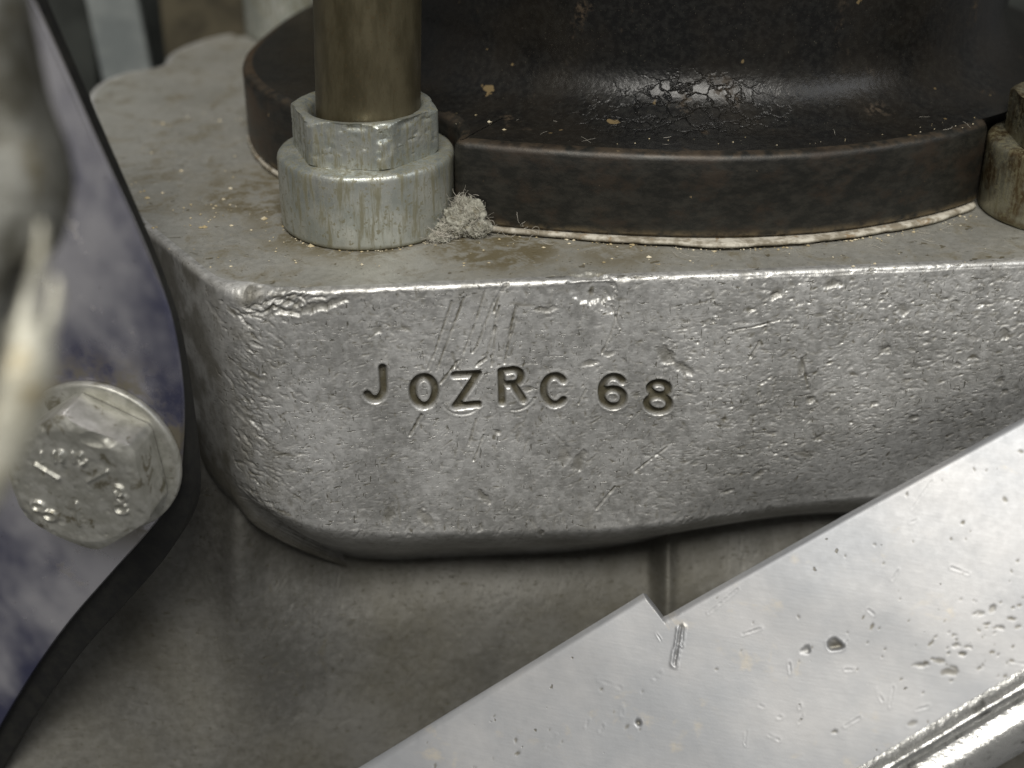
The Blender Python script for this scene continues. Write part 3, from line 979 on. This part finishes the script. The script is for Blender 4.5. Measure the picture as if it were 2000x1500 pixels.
def plate(outline, h0, h1, bev):
    o = resample(outline, 300, True)
    v, f = loft_outline(o, [(-bev, h0), (0, h0 + bev), (0, h1 - bev), (-bev * .4, h1 - bev * .3), (-bev, h1)])
    w3 = on_plate(v[:, :2], v[:, 2])
    return w3, f


chr_edge = [(-15.62, 51.32), (-13.39, 44.7), (-11.06, 37.83), (-8.65, 30.7), (-5.79, 21.52), (-2.7, 12.53), (-.51, 4.99), (.55, -.89),
            (.75, -8.48), (.1, -14.99), (-1.2, -22.0), (-2.9, -25.9), (-6.17, -30.07), (-12.91, -38.15), (-20.02, -46.66), (-26.88, -56.45), (-33.34, -66.7), (-40.38, -78.6)]
blk_edge = [(-15.58, 50.9), (-13.27, 44.16), (-11.05, 37.16), (-8.81, 29.88), (-5.92, 20.53), (-3.0, 11.34), (-.87, 3.65), (.38, -2.34),
            (.75, -10.05), (.85, -16.6), (.77, -22.6), (-.3, -28.2), (-4.05, -34.63), (-10.86, -42.96), (-17.98, -51.29), (-25.29, -61.43), (-31.62, -70.98), (-42.29, -89.0)]
ce = np.vstack([resample(chaikin(chr_edge, 3), 240), [[-70, -78.6], [-70, 51.3]]])
blk_edge = [(s_ - (.95 if z_ > -24 else .6), z_) for s_, z_ in blk_edge]
be = np.vstack([resample(chaikin(blk_edge, 3), 240), [[-70, -89], [-70, 51]]])
brk = empty('bracket_plate', tuple(on_plate(np.array([-20.0, -60.0]), 0.0)))
BK = tuple(c * S for c in on_plate(np.array([-20.0, -60.0]), 0.0))
tag(brk, 'bluish plated steel bracket plate with black backing along the left of the block', 'bracket')
v, f = plate(ce, -1.5, 0, .5)
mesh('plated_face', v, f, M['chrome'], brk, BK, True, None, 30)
v, f = plate(be, -5.5, -1.55, .3)
mesh('backing_strip', v, f, M['blackside'], brk, BK, True, None, 30)

BC = np.array([-10.9, -18.9])
a = np.linspace(0, 2 * math.pi, 120, endpoint=False)


def disc(profile, n=160, wob=0.0):
    a = np.linspace(0, 2 * math.pi, n, endpoint=False)
    rows = []
    for r, h in profile:
        rows.append(on_plate(BC + r * np.stack([np.cos(a), np.sin(a)], 1), np.full(n, h)))
    return np.vstack(rows), gridf(len(profile), n, True)


v, f = disc([(4, .02), (10.5, .02), (10.6, .2), (10.6, .9), (10.45, 1.1), (10.1, 1.16), (4, 1.18)])
wa = mesh('washer', v, f, M['bolt'])
tag(wa, 'thin round steel washer under the bolt head on the bracket', 'washer')
# hex head with worn raised marks
nA, nR = 300, 150
a = np.linspace(0, 2 * math.pi, nA, endpoint=False)
hexA = math.radians(30 + 6)
q = (a - hexA + math.pi / 6) % (math.pi / 3) - math.pi / 6
AF = 8.5
hexr = AF / np.cos(np.pi / 6 - np.abs(q))
hexr = np.minimum(hexr, 9.55)
TOPH = 7.9
rows_r = np.linspace(.01, 1, nR)
RR = rows_r[:, None] * hexr[None]
XX, YY = RR * np.cos(a), RR * np.sin(a)
HT = np.full(RR.shape, TOPH)
HT -= .55 * np.clip(RR - 7.8, 0, None) ** 1.25 * .8
marks = []
for an in (148, 32, 268):
    c, s = math.cos(math.radians(an)), math.sin(math.radians(an))
    marks.append([(c * 2.2, s * 2.2), (c * 5.4, s * 5.4)])


def ell(cx, cy, rx, ry, a0=0, a1=360, k=14):
    return [(cx + rx * math.cos(math.radians(a0 + (a1 - a0) * i / k)), cy + ry * math.sin(math.radians(a0 + (a1 - a0) * i / k))) for i in range(k + 1)]


marks += [ell(-5.3, -3.2, .9, .65), ell(-3.9, -4.4, .9, .65)]
marks += [ell(5.6, .3, .65, .5), ell(5.9, -.7, .7, .55), ell(5.7, -2.3, .9, .7, 40, 330)]
for k, x in enumerate((-3.6, -1.9, -.9, .5, 1.6)):
    marks.append([(x, 5.0 - abs(x) * .12), (x - .1, 3.7 - abs(x) * .12)])
marks += [ell(-1.2, 4.4, .55, .6, -90, 90, 8), ell(1.6, 4.3, .6, .65, 90, 330, 10)]
for m in marks:
    d = seg_dist(XX, YY, m)
    HT += .42 * np.exp(-(d / .24) ** 2)
HT += .10 * (vnoise(XX, YY, .8, 61, 4) - .5) + .06 * (vnoise(XX, YY, 2.1, 63, 2) - .5)
r5 = np.random.default_rng(8)
for _ in range(60):
    x0, y0, rr = r5.uniform(-8, 8), r5.uniform(-8, 8), r5.uniform(.25, .8)
    HT -= r5.uniform(.05, .16) * np.clip(1 - ((XX - x0) ** 2 + (YY - y0) ** 2) / rr ** 2, 0, 1)
HT -= .5 * np.clip(1 - ((XX - 4.0) / 2.4) ** 2 - ((YY - 7.0) / 1.1) ** 2, 0, 1)
hv = [on_plate(BC + np.stack([XX[i], YY[i]], 1), HT[i]) for i in range(nR)]
for h in (5.2, 4, 2.6, 1.6, 1.25):
    k = 1.0 if h > 1.5 else .985
    dn = .12 * (vnoise(a * 6, a * 0 + h, 1, 12, 2) - .5)
    hv.append(on_plate(BC + np.stack([hexr * k * np.cos(a), hexr * k * np.sin(a)], 1) * (1 + dn[:, None] * .12), np.full(nA, h)))
bo = mesh('hex_bolt', np.vstack(hv), gridf(len(hv), nA, True), M['bolt'], None, None, True, None, 50)
tag(bo, 'large corroded hex bolt head with raised worn marks on the plated bracket', 'bolt')

# ------------------------------------------------------------------ blurred lever and lug close to the lens
lev = empty('clevis_lever', (-33, -86, 20))
LB = (-.033, -.086, .020)
tag(lev, 'pale worn forked alloy lever, out of focus at the left edge', 'lever')


def blade(path, wid, thick, n=40, k=20):
    p = resample(chaikin(path, 3), n)
    tt = np.linspace(0, 1, n)
    wv = np.interp(tt, np.linspace(0, 1, len(wid)), wid)
    t = np.gradient(p, axis=0)
    t /= np.linalg.norm(t, axis=1)[:, None]
    vd = p - np.array([0, -166.7, 73.2])
    vd = np.tile(np.array([-.33, .85, -.42]), (n, 1))
    sdv = np.cross(t, vd)
    sdv /= np.linalg.norm(sdv, axis=1)[:, None]
    dpv = np.cross(t, sdv)
    an = np.linspace(0, 2 * math.pi, k, endpoint=False)
    ce_, se_ = np.sign(np.cos(an)) * np.abs(np.cos(an)) ** .7, np.sign(np.sin(an)) * np.abs(np.sin(an)) ** .7
    v = p[:, None] + sdv[:, None] * (wv[:, None] * ce_)[..., None] + dpv[:, None] * (thick * np.minimum(1, wv[:, None] / max(wid)) * se_)[..., None]
    f = [tuple(x) for x in gridf(n, k, True).tolist()] + [tuple(range(k))[::-1], tuple(range(n * k - k, n * k))]
    return v.reshape(-1, 3), f


v, f = blade([(-31.9, -81.0, 32.6), (-32.0, -82.2, 30.2), (-32.9, -84.3, 27.0), (-34.0, -86.4, 24.0), (-35.6, -88.4, 21.4)], [1.5, 1.9, 1.8, 1.3, .8], 1.6)
mesh('lever_body', v, f, M['lever'], lev, LB)
v, f = blade([(-31.0, -78.2, 38.6), (-31.1, -79.2, 36.3), (-31.9, -80.2, 34.2), (-32.4, -81.4, 31.8)], [.25, .55, .5, .8], .9)
mesh('prong', v, f, M['lever'], lev, LB)
v, f = blade([(-30.2, -79.6, 35.3), (-30.1, -80.2, 34.2), (-30.5, -80.9, 32.8), (-31.2, -81.6, 31.2)], [.25, .5, .55, .7], .9)
mesh('prong', v, f, M['lever'], lev, LB)

lugo = [(-4, 54), (3.2, 50), (4.0, 44), (4.6, 40), (6.0, 36.3), (6.0, 33), (5.0, 30), (4.2, 28.6), (3.0, 29), (1.6, 27), (0, 22), (-3, 14), (-12, 12), (-13, 44), (-10, 54)]
lo = resample(chaikin(lugo, 3, True), 160, True)
v, f = loft_outline(lo, [(-1.2, -4), (-.2, -3), (0, -2), (0, 1.5), (-.5, 3), (-1.6, 4)])
base_l = np.array([-41.0, -58.5, 0])
v = np.asarray(v)
nrm = np.array([.12, -.96, .25])
bumpz = .9 * (vnoise(v[:, 0], v[:, 1], .22, 71, 2) - .5)
w3 = base_l + np.stack([v[:, 0], -(v[:, 2] + bumpz) - (v[:, 1] - 40) * -.25, v[:, 1]], 1)
lg = mesh('cast_lug', w3, [t[::-1] for t in f], M['lug'], None, None, True, None, 60)
tag(lg, 'grey rounded cast lug, blurred in the upper left corner over the bracket', 'lug')

# ------------------------------------------------------------------ polished cover in the lower right
CO = np.array((-19.99, -25.0, -57.99))
CE_ = np.array((62.42 + 19.99, 11.0, -11.9 + 57.99))
CE_ /= np.linalg.norm(CE_)
CN = np.array((-.2, -.76, .6))
CN -= CE_ * (CN @ CE_)
CN /= np.linalg.norm(CN)
CT = np.cross(CN, CE_)
if CT[2] > 0:
    CT = -CT
cs = np.r_[np.arange(-22, 42.5, .2), np.arange(42.5, 46.6, .04), np.arange(46.6, 112, .16)]
t0 = np.where(cs < 43.6, -.05 - .062 * cs, np.interp(cs, [43.6, 44.3, 45.6, 70, 95, 112], [-2.75, 1.0, 1.02, .32, 0, -.3]))
t0 = t0 + .03 * (vnoise(cs * .35, cs * 0, 1, 3, 3) - .5)
t0 = t0 + .16 * (vnoise(cs * 4, cs * 0, 1, 31, 2) - .5) * np.exp(-((cs - 44.3) / .8) ** 2)
ct = np.r_[0, .06, .14, .24, .36, .5, .66, .84, np.arange(1.0, 26.4, .15)]
UU = np.broadcast_to(cs, (len(ct), len(cs))).copy()
bead_t = 27.3 - .07 * (cs - 61)
VV = t0[None] * (1 - sstep(2, 12, ct))[:, None] + ct[:, None] * (bead_t[None] / ct[-1])
K = Field(UU, VV, cs, ct)
K.H += .5 * (vnoise(UU, VV, .05, 8, 2) - .5) + .025 * (vnoise(UU, VV, .3, 18, 3) - .5)
for _ in range(120):
    u, v = rng.uniform(5, 100), rng.uniform(1, 27)
    a_ = rng.lognormal(-1.35, .4)
    a_ *= .75
    K.dent(u, v, a_, a_ * rng.uniform(.3, .8), rng.uniform(0, 3), rng.uniform(.02, .06), .2, rng.uniform(.6, 1.0), .3)
for _ in range(70):
    u, v = rng.normal(75, 6), rng.normal(20, 3.0)
    a_ = rng.lognormal(-.9, .5)
    a_ *= .7
    K.dent(u, v, a_, a_ * rng.uniform(.2, .6), rng.normal(.4, .5), rng.uniform(.02, .07), .2, rng.uniform(.5, 1.0), .3)
K.dent(61.8, 13.7, .95, .65, .6, .5, .3, .95)
K.dent(58.2, 12.6, .8, .5, .2, .2, .3, .4)
K.dent(35.6, 11.2, .5, .35, .2, .4, .3, .9)
K.cut([(46.0, 3.0), (44.5, 5.0), (43.0, 6.8)], .17, .20, .4, .25, .2)
K.cut([(46.3, 3.2), (44.9, 5.2)], .1, .14, .4, 0, .14)
for _ in range(60):
    u, v = rng.uniform(0, 100), rng.uniform(1, 26)
    L, an = rng.lognormal(.5, .6), rng.uniform(0, 3.1)
    K.cut([(u, v), (u + L * math.cos(an), v + L * math.sin(an))], .09, rng.uniform(.03, .06), .4, 0, .1)
edge_r = np.clip(1 - ct / 1.0, 0, 1)[:, None] ** 2.2 * .40
Pv = CO + UU[..., None] * CE_ + VV[..., None] * CT + (K.H * sstep(0, .6, ct)[:, None] - edge_r)[..., None] * CN
skirt = []
for h in (1.0, 2.2, 3.2):
    skirt.append(CO + cs[:, None] * CE_ + (t0 + .03)[:, None] * CT - h * CN)
skirt = np.array(skirt[::-1])
cvv = np.concatenate([skirt, Pv], 0)
cg_ = np.concatenate([np.zeros((3, len(cs))), K.G], 0)
cov = empty('chaincase_cover', tuple(CO + 50 * CE_ + 30 * CT))
CVB = tuple(c * S for c in (CO + 50 * CE_ + 30 * CT))
tag(cov, 'bright polished alloy cover slanting across the lower right, with notched upper edge', 'cover')
mesh('cover_skin', cvv.reshape(-1, 3), gridf(cvv.shape[0], len(cs))[:, ::-1], M['cover'], cov, CVB, True, {'grime': cg_}, 60)
# raised bead along the lower rim, then the return wall
bs = np.arange(-22, 112, .3)
bprof = []
for k in range(15):
    an = math.pi * k / 14
    bprof.append((28.3 + 1.5 * k / 14 + .1, .8 * math.sin(an) ** .8 - .1 - 1.2 * (k / 14) ** 2))
bprof = [(26.8, -.3)] + bprof + [(30.1, -2.6), (30.3, -4.4), (30.9, -4.8), (32.2, -4.2), (34, -4.6), (36.2, -8), (36.6, -22)]
bv = []
hb = vnoise(bs * .9, bs * 0, 1, 44, 3) - .5
for j, (t_, h_) in enumerate(bprof):
    wob = .22 * (vnoise(bs * .8, bs * 0 + j * .35, 1, 45, 3) - .5) if 1 < j < 16 else 0 * bs
    bv.append(CO + bs[:, None] * CE_ + (t_ - .07 * (bs - 61))[:, None] * CT + (h_ + wob)[:, None] * CN)
mesh('rim_bead', np.vstack(bv), gridf(len(bprof), len(bs))[:, ::-1], M['bead'], cov, CVB, True, {'grime': np.zeros(len(bprof) * len(bs))})

# ------------------------------------------------------------------ dust: lint clump, loose fibres, grit
lint = empty('lint_clump', (-7.2, 16.6, 0))
LTB = (-.0072, .0166, 0)
tag(lint, 'fuzzy ball of grey lint wedged between the collar and black flange', 'lint')
bm = bmesh.new()
bmesh.ops.create_icosphere(bm, subdivisions=5, radius=1.0)
cv = np.array([v.co[:] for v in bm.verts])
cf = [tuple(v.index for v in fc.verts) for fc in bm.faces]
bm.free()
lc = np.array([-7.0, 16.6, 1.9])
lumps = [((-7.4, 16.4, 1.5), (2.6, 2.0, 2.0)), ((-5.6, 16.6, 2.2), (1.9, 1.6, 2.3)), ((-8.9, 15.4, .9), (1.9, 1.6, 1.1)), ((-6.6, 17.2, 3.4), (1.4, 1.3, 1.5)), ((-4.6, 15.6, 1.0), (1.6, 1.4, 1.2)), ((-10.0, 13.9, .4), (1.8, 1.2, .5))]
cvs, cfs = [], []
for q_, (c_, r_) in enumerate(lumps):
    nz_ = vnoise(cv[:, 0] * 2.2 + cv[:, 2] * 1.3 + q_, cv[:, 1] * 2.2 - cv[:, 2], 1, 90 + q_, 3)
    nz2 = vnoise(cv[:, 0] * 11 + cv[:, 2] * 7, cv[:, 1] * 11 - cv[:, 2] * 8, 1, 193 + q_, 3)
    w_ = cv * (.30 + .7 * nz_ + .75 * nz2)[:, None] * np.array(r_) + np.array(c_)
    w_[:, 2] = np.maximum(w_[:, 2], .05)
    cfs += [tuple(x + q_ * len(cv) for x in t) for t in cf]
    cvs.append(w_)
core = np.vstack(cvs)
cf = cfs
mesh('lint_core', core, cf, M['lint'], lint, LTB)


def curl(p, L, r, seed, n=12, flat=False):
    g = np.random.default_rng(seed)
    d = g.normal(size=3)
    d[2] = abs(d[2]) * (.15 if flat else .6)
    d /= np.linalg.norm(d)
    ax = g.normal(size=3)
    ax /= np.linalg.norm(ax)
    k = g.uniform(-.9, .9)
    pts = [np.array(p, float)]
    for _ in range(n - 1):
        d = d + np.cross(ax, d) * k * .5 + g.normal(size=3) * .12
        if flat:
            d[2] *= .4
        d /= np.linalg.norm(d)
        q = pts[-1] + d * L / n
        q[2] = max(q[2], p[2] - .2 if flat else .1)
        pts.append(q)
    return tube(pts, r, 4)


def many(curves):
    vs, fs, k = [], [], 0
    for v, f in curves:
        vs.append(v)
        fs.append(f + k)
        k += len(v)
    return np.vstack(vs), np.vstack(fs)


cu = []
g9 = np.random.default_rng(3)
for i in range(1700):
    d = g9.normal(size=3)
    d /= np.linalg.norm(d)
    c_, r_ = lumps[i % len(lumps)]
    p = np.array(c_) + d * np.array(r_) * g9.uniform(.4, 1.0)
    p[2] = max(p[2], .15)
    cu.append(curl(p, g9.uniform(.8, 3.0), g9.uniform(.012, .03), i))
v, f = many(cu)
o = mesh('lint_fibres', v, f, M['fibre'], lint, LTB)
o['kind'] = 'stuff'
cu = []
for i in range(46):
    x = g9.uniform(-2, 62)
    y = 12.2 + ((x - 28) / 38) ** 2 * 10
    cu.append(curl((x, y - g9.uniform(.4, 3.5), .12), g9.uniform(.8, 3.5), g9.uniform(.010, .02), 500 + i, 10, True))
for i in range(20):
    x = g9.uniform(-6, 64)
    y0 = 13.5 + ((x - 28) / 38) ** 2 * 10
    cu.append(curl((x, y0 + g9.uniform(.5, 12), 13.0), g9.uniform(.8, 3.2), g9.uniform(.010, .02), 700 + i, 10, True))
for i in range(14):
    cu.append(curl((g9.uniform(-5, 4), g9.uniform(13.8, 16), g9.uniform(.4, 2.2)), g9.uniform(1.5, 4.0), .022, 900 + i, 14))
v, f = many(cu)
fb = mesh('loose_fibres', v, f, M['fibre'])
tag(fb, 'fine pale dust fibres scattered on the flange and deck', 'fibres', None, 'stuff')
oct_v = np.array([(1, 0, 0), (0, 1, 0), (-1, 0, 0), (0, -1, 0), (0, 0, 1), (0, 0, -1)], float)
oct_f = np.array([(0, 1, 4), (1, 2, 4), (2, 3, 4), (3, 0, 4), (1, 0, 5), (2, 1, 5), (3, 2, 5), (0, 3, 5)])
vs, fs, k = [], [], 0


def grit(x, y, z, r):
    global k
    vs.append(oct_v * r * g9.uniform(.5, 1.2, (6, 1)) * np.array([1, 1, .6]) + np.array([x, y, z]))
    fs.append(oct_f + k)
    k += 6


for _ in range(230):
    grit(g9.uniform(-58, 64), g9.uniform(4, 30), .05, g9.lognormal(-2.0, .5))
for _ in range(90):
    grit(g9.uniform(-62, -30), g9.uniform(18, 75), .05, g9.lognormal(-1.6, .5))
for _ in range(120):
    an = g9.uniform(math.pi, 2 * math.pi)
    rr = 11.4 + abs(g9.normal(0, .5))
    grit(STUD_L[0] + rr * math.cos(an), STUD_L[1] + rr * math.sin(an), .05, g9.lognormal(-1.9, .5))
for _ in range(130):
    x = g9.uniform(0, 66)
    grit(x, 11.0 + ((x - 28) / 38) ** 2 * 13 - abs(g9.normal(0, .7)), .06, g9.lognormal(-1.9, .5))
for _ in range(70):
    x = g9.uniform(-8, 66)
    grit(x, 14 + ((x - 28) / 38) ** 2 * 11 + g9.uniform(0, 10), 12.85, g9.lognormal(-2.2, .5))
x2 = np.vstack(vs)
gr = mesh('grit', x2, np.vstack(fs), M['crumb'], None, None, False)
tag(gr, 'tiny pale crumbs of grit lying on the deck and flange', 'grit', None, 'stuff')

# ------------------------------------------------------------------ what shows behind the block
def box(name, c, d, mat, rot=(0, 0, 0), bev=.8):
    v, f = loft_outline(resample(np.array([(-d[0] / 2, -d[1] / 2), (d[0] / 2, -d[1] / 2), (d[0] / 2, d[1] / 2), (-d[0] / 2, d[1] / 2)]), 64, True),
                        [(-bev, -d[2] / 2), (0, -d[2] / 2 + bev), (0, d[2] / 2 - bev), (-bev, d[2] / 2)])
    o = mesh(name, v, f, mat, None, None, True, None, 35)
    o.location = tuple(x * S for x in c)
    o.rotation_euler = tuple(math.radians(r) for r in rot)
    return o


tag(box('frame_strut', (-88, 158, -20), (11, 8, 120), M['frame'], (0, -4, 12)), 'blurred pale grey metal strut behind the rear corner of the block', 'strut')
tag(box('rear_casting', (-62, 172, -30), (36, 20, 120), M['rear'], (0, 0, 0), 2), 'dark brown oily casting, blurred behind the rear lobe of the block', 'casting')
tag(box('dark_housing', (-112, 176, -20), (26, 30, 130), M['back'], (0, 3, 8), 3), 'near-black housing, blurred between the bracket and grey strut', 'housing')
bk = box('added_dark_backdrop', (0, 235, -40), (520, 4, 320), M['back'], (0, 0, 0), .5)  # dark panel added so the grey world does not show through the gaps
bk['kind'] = 'structure'
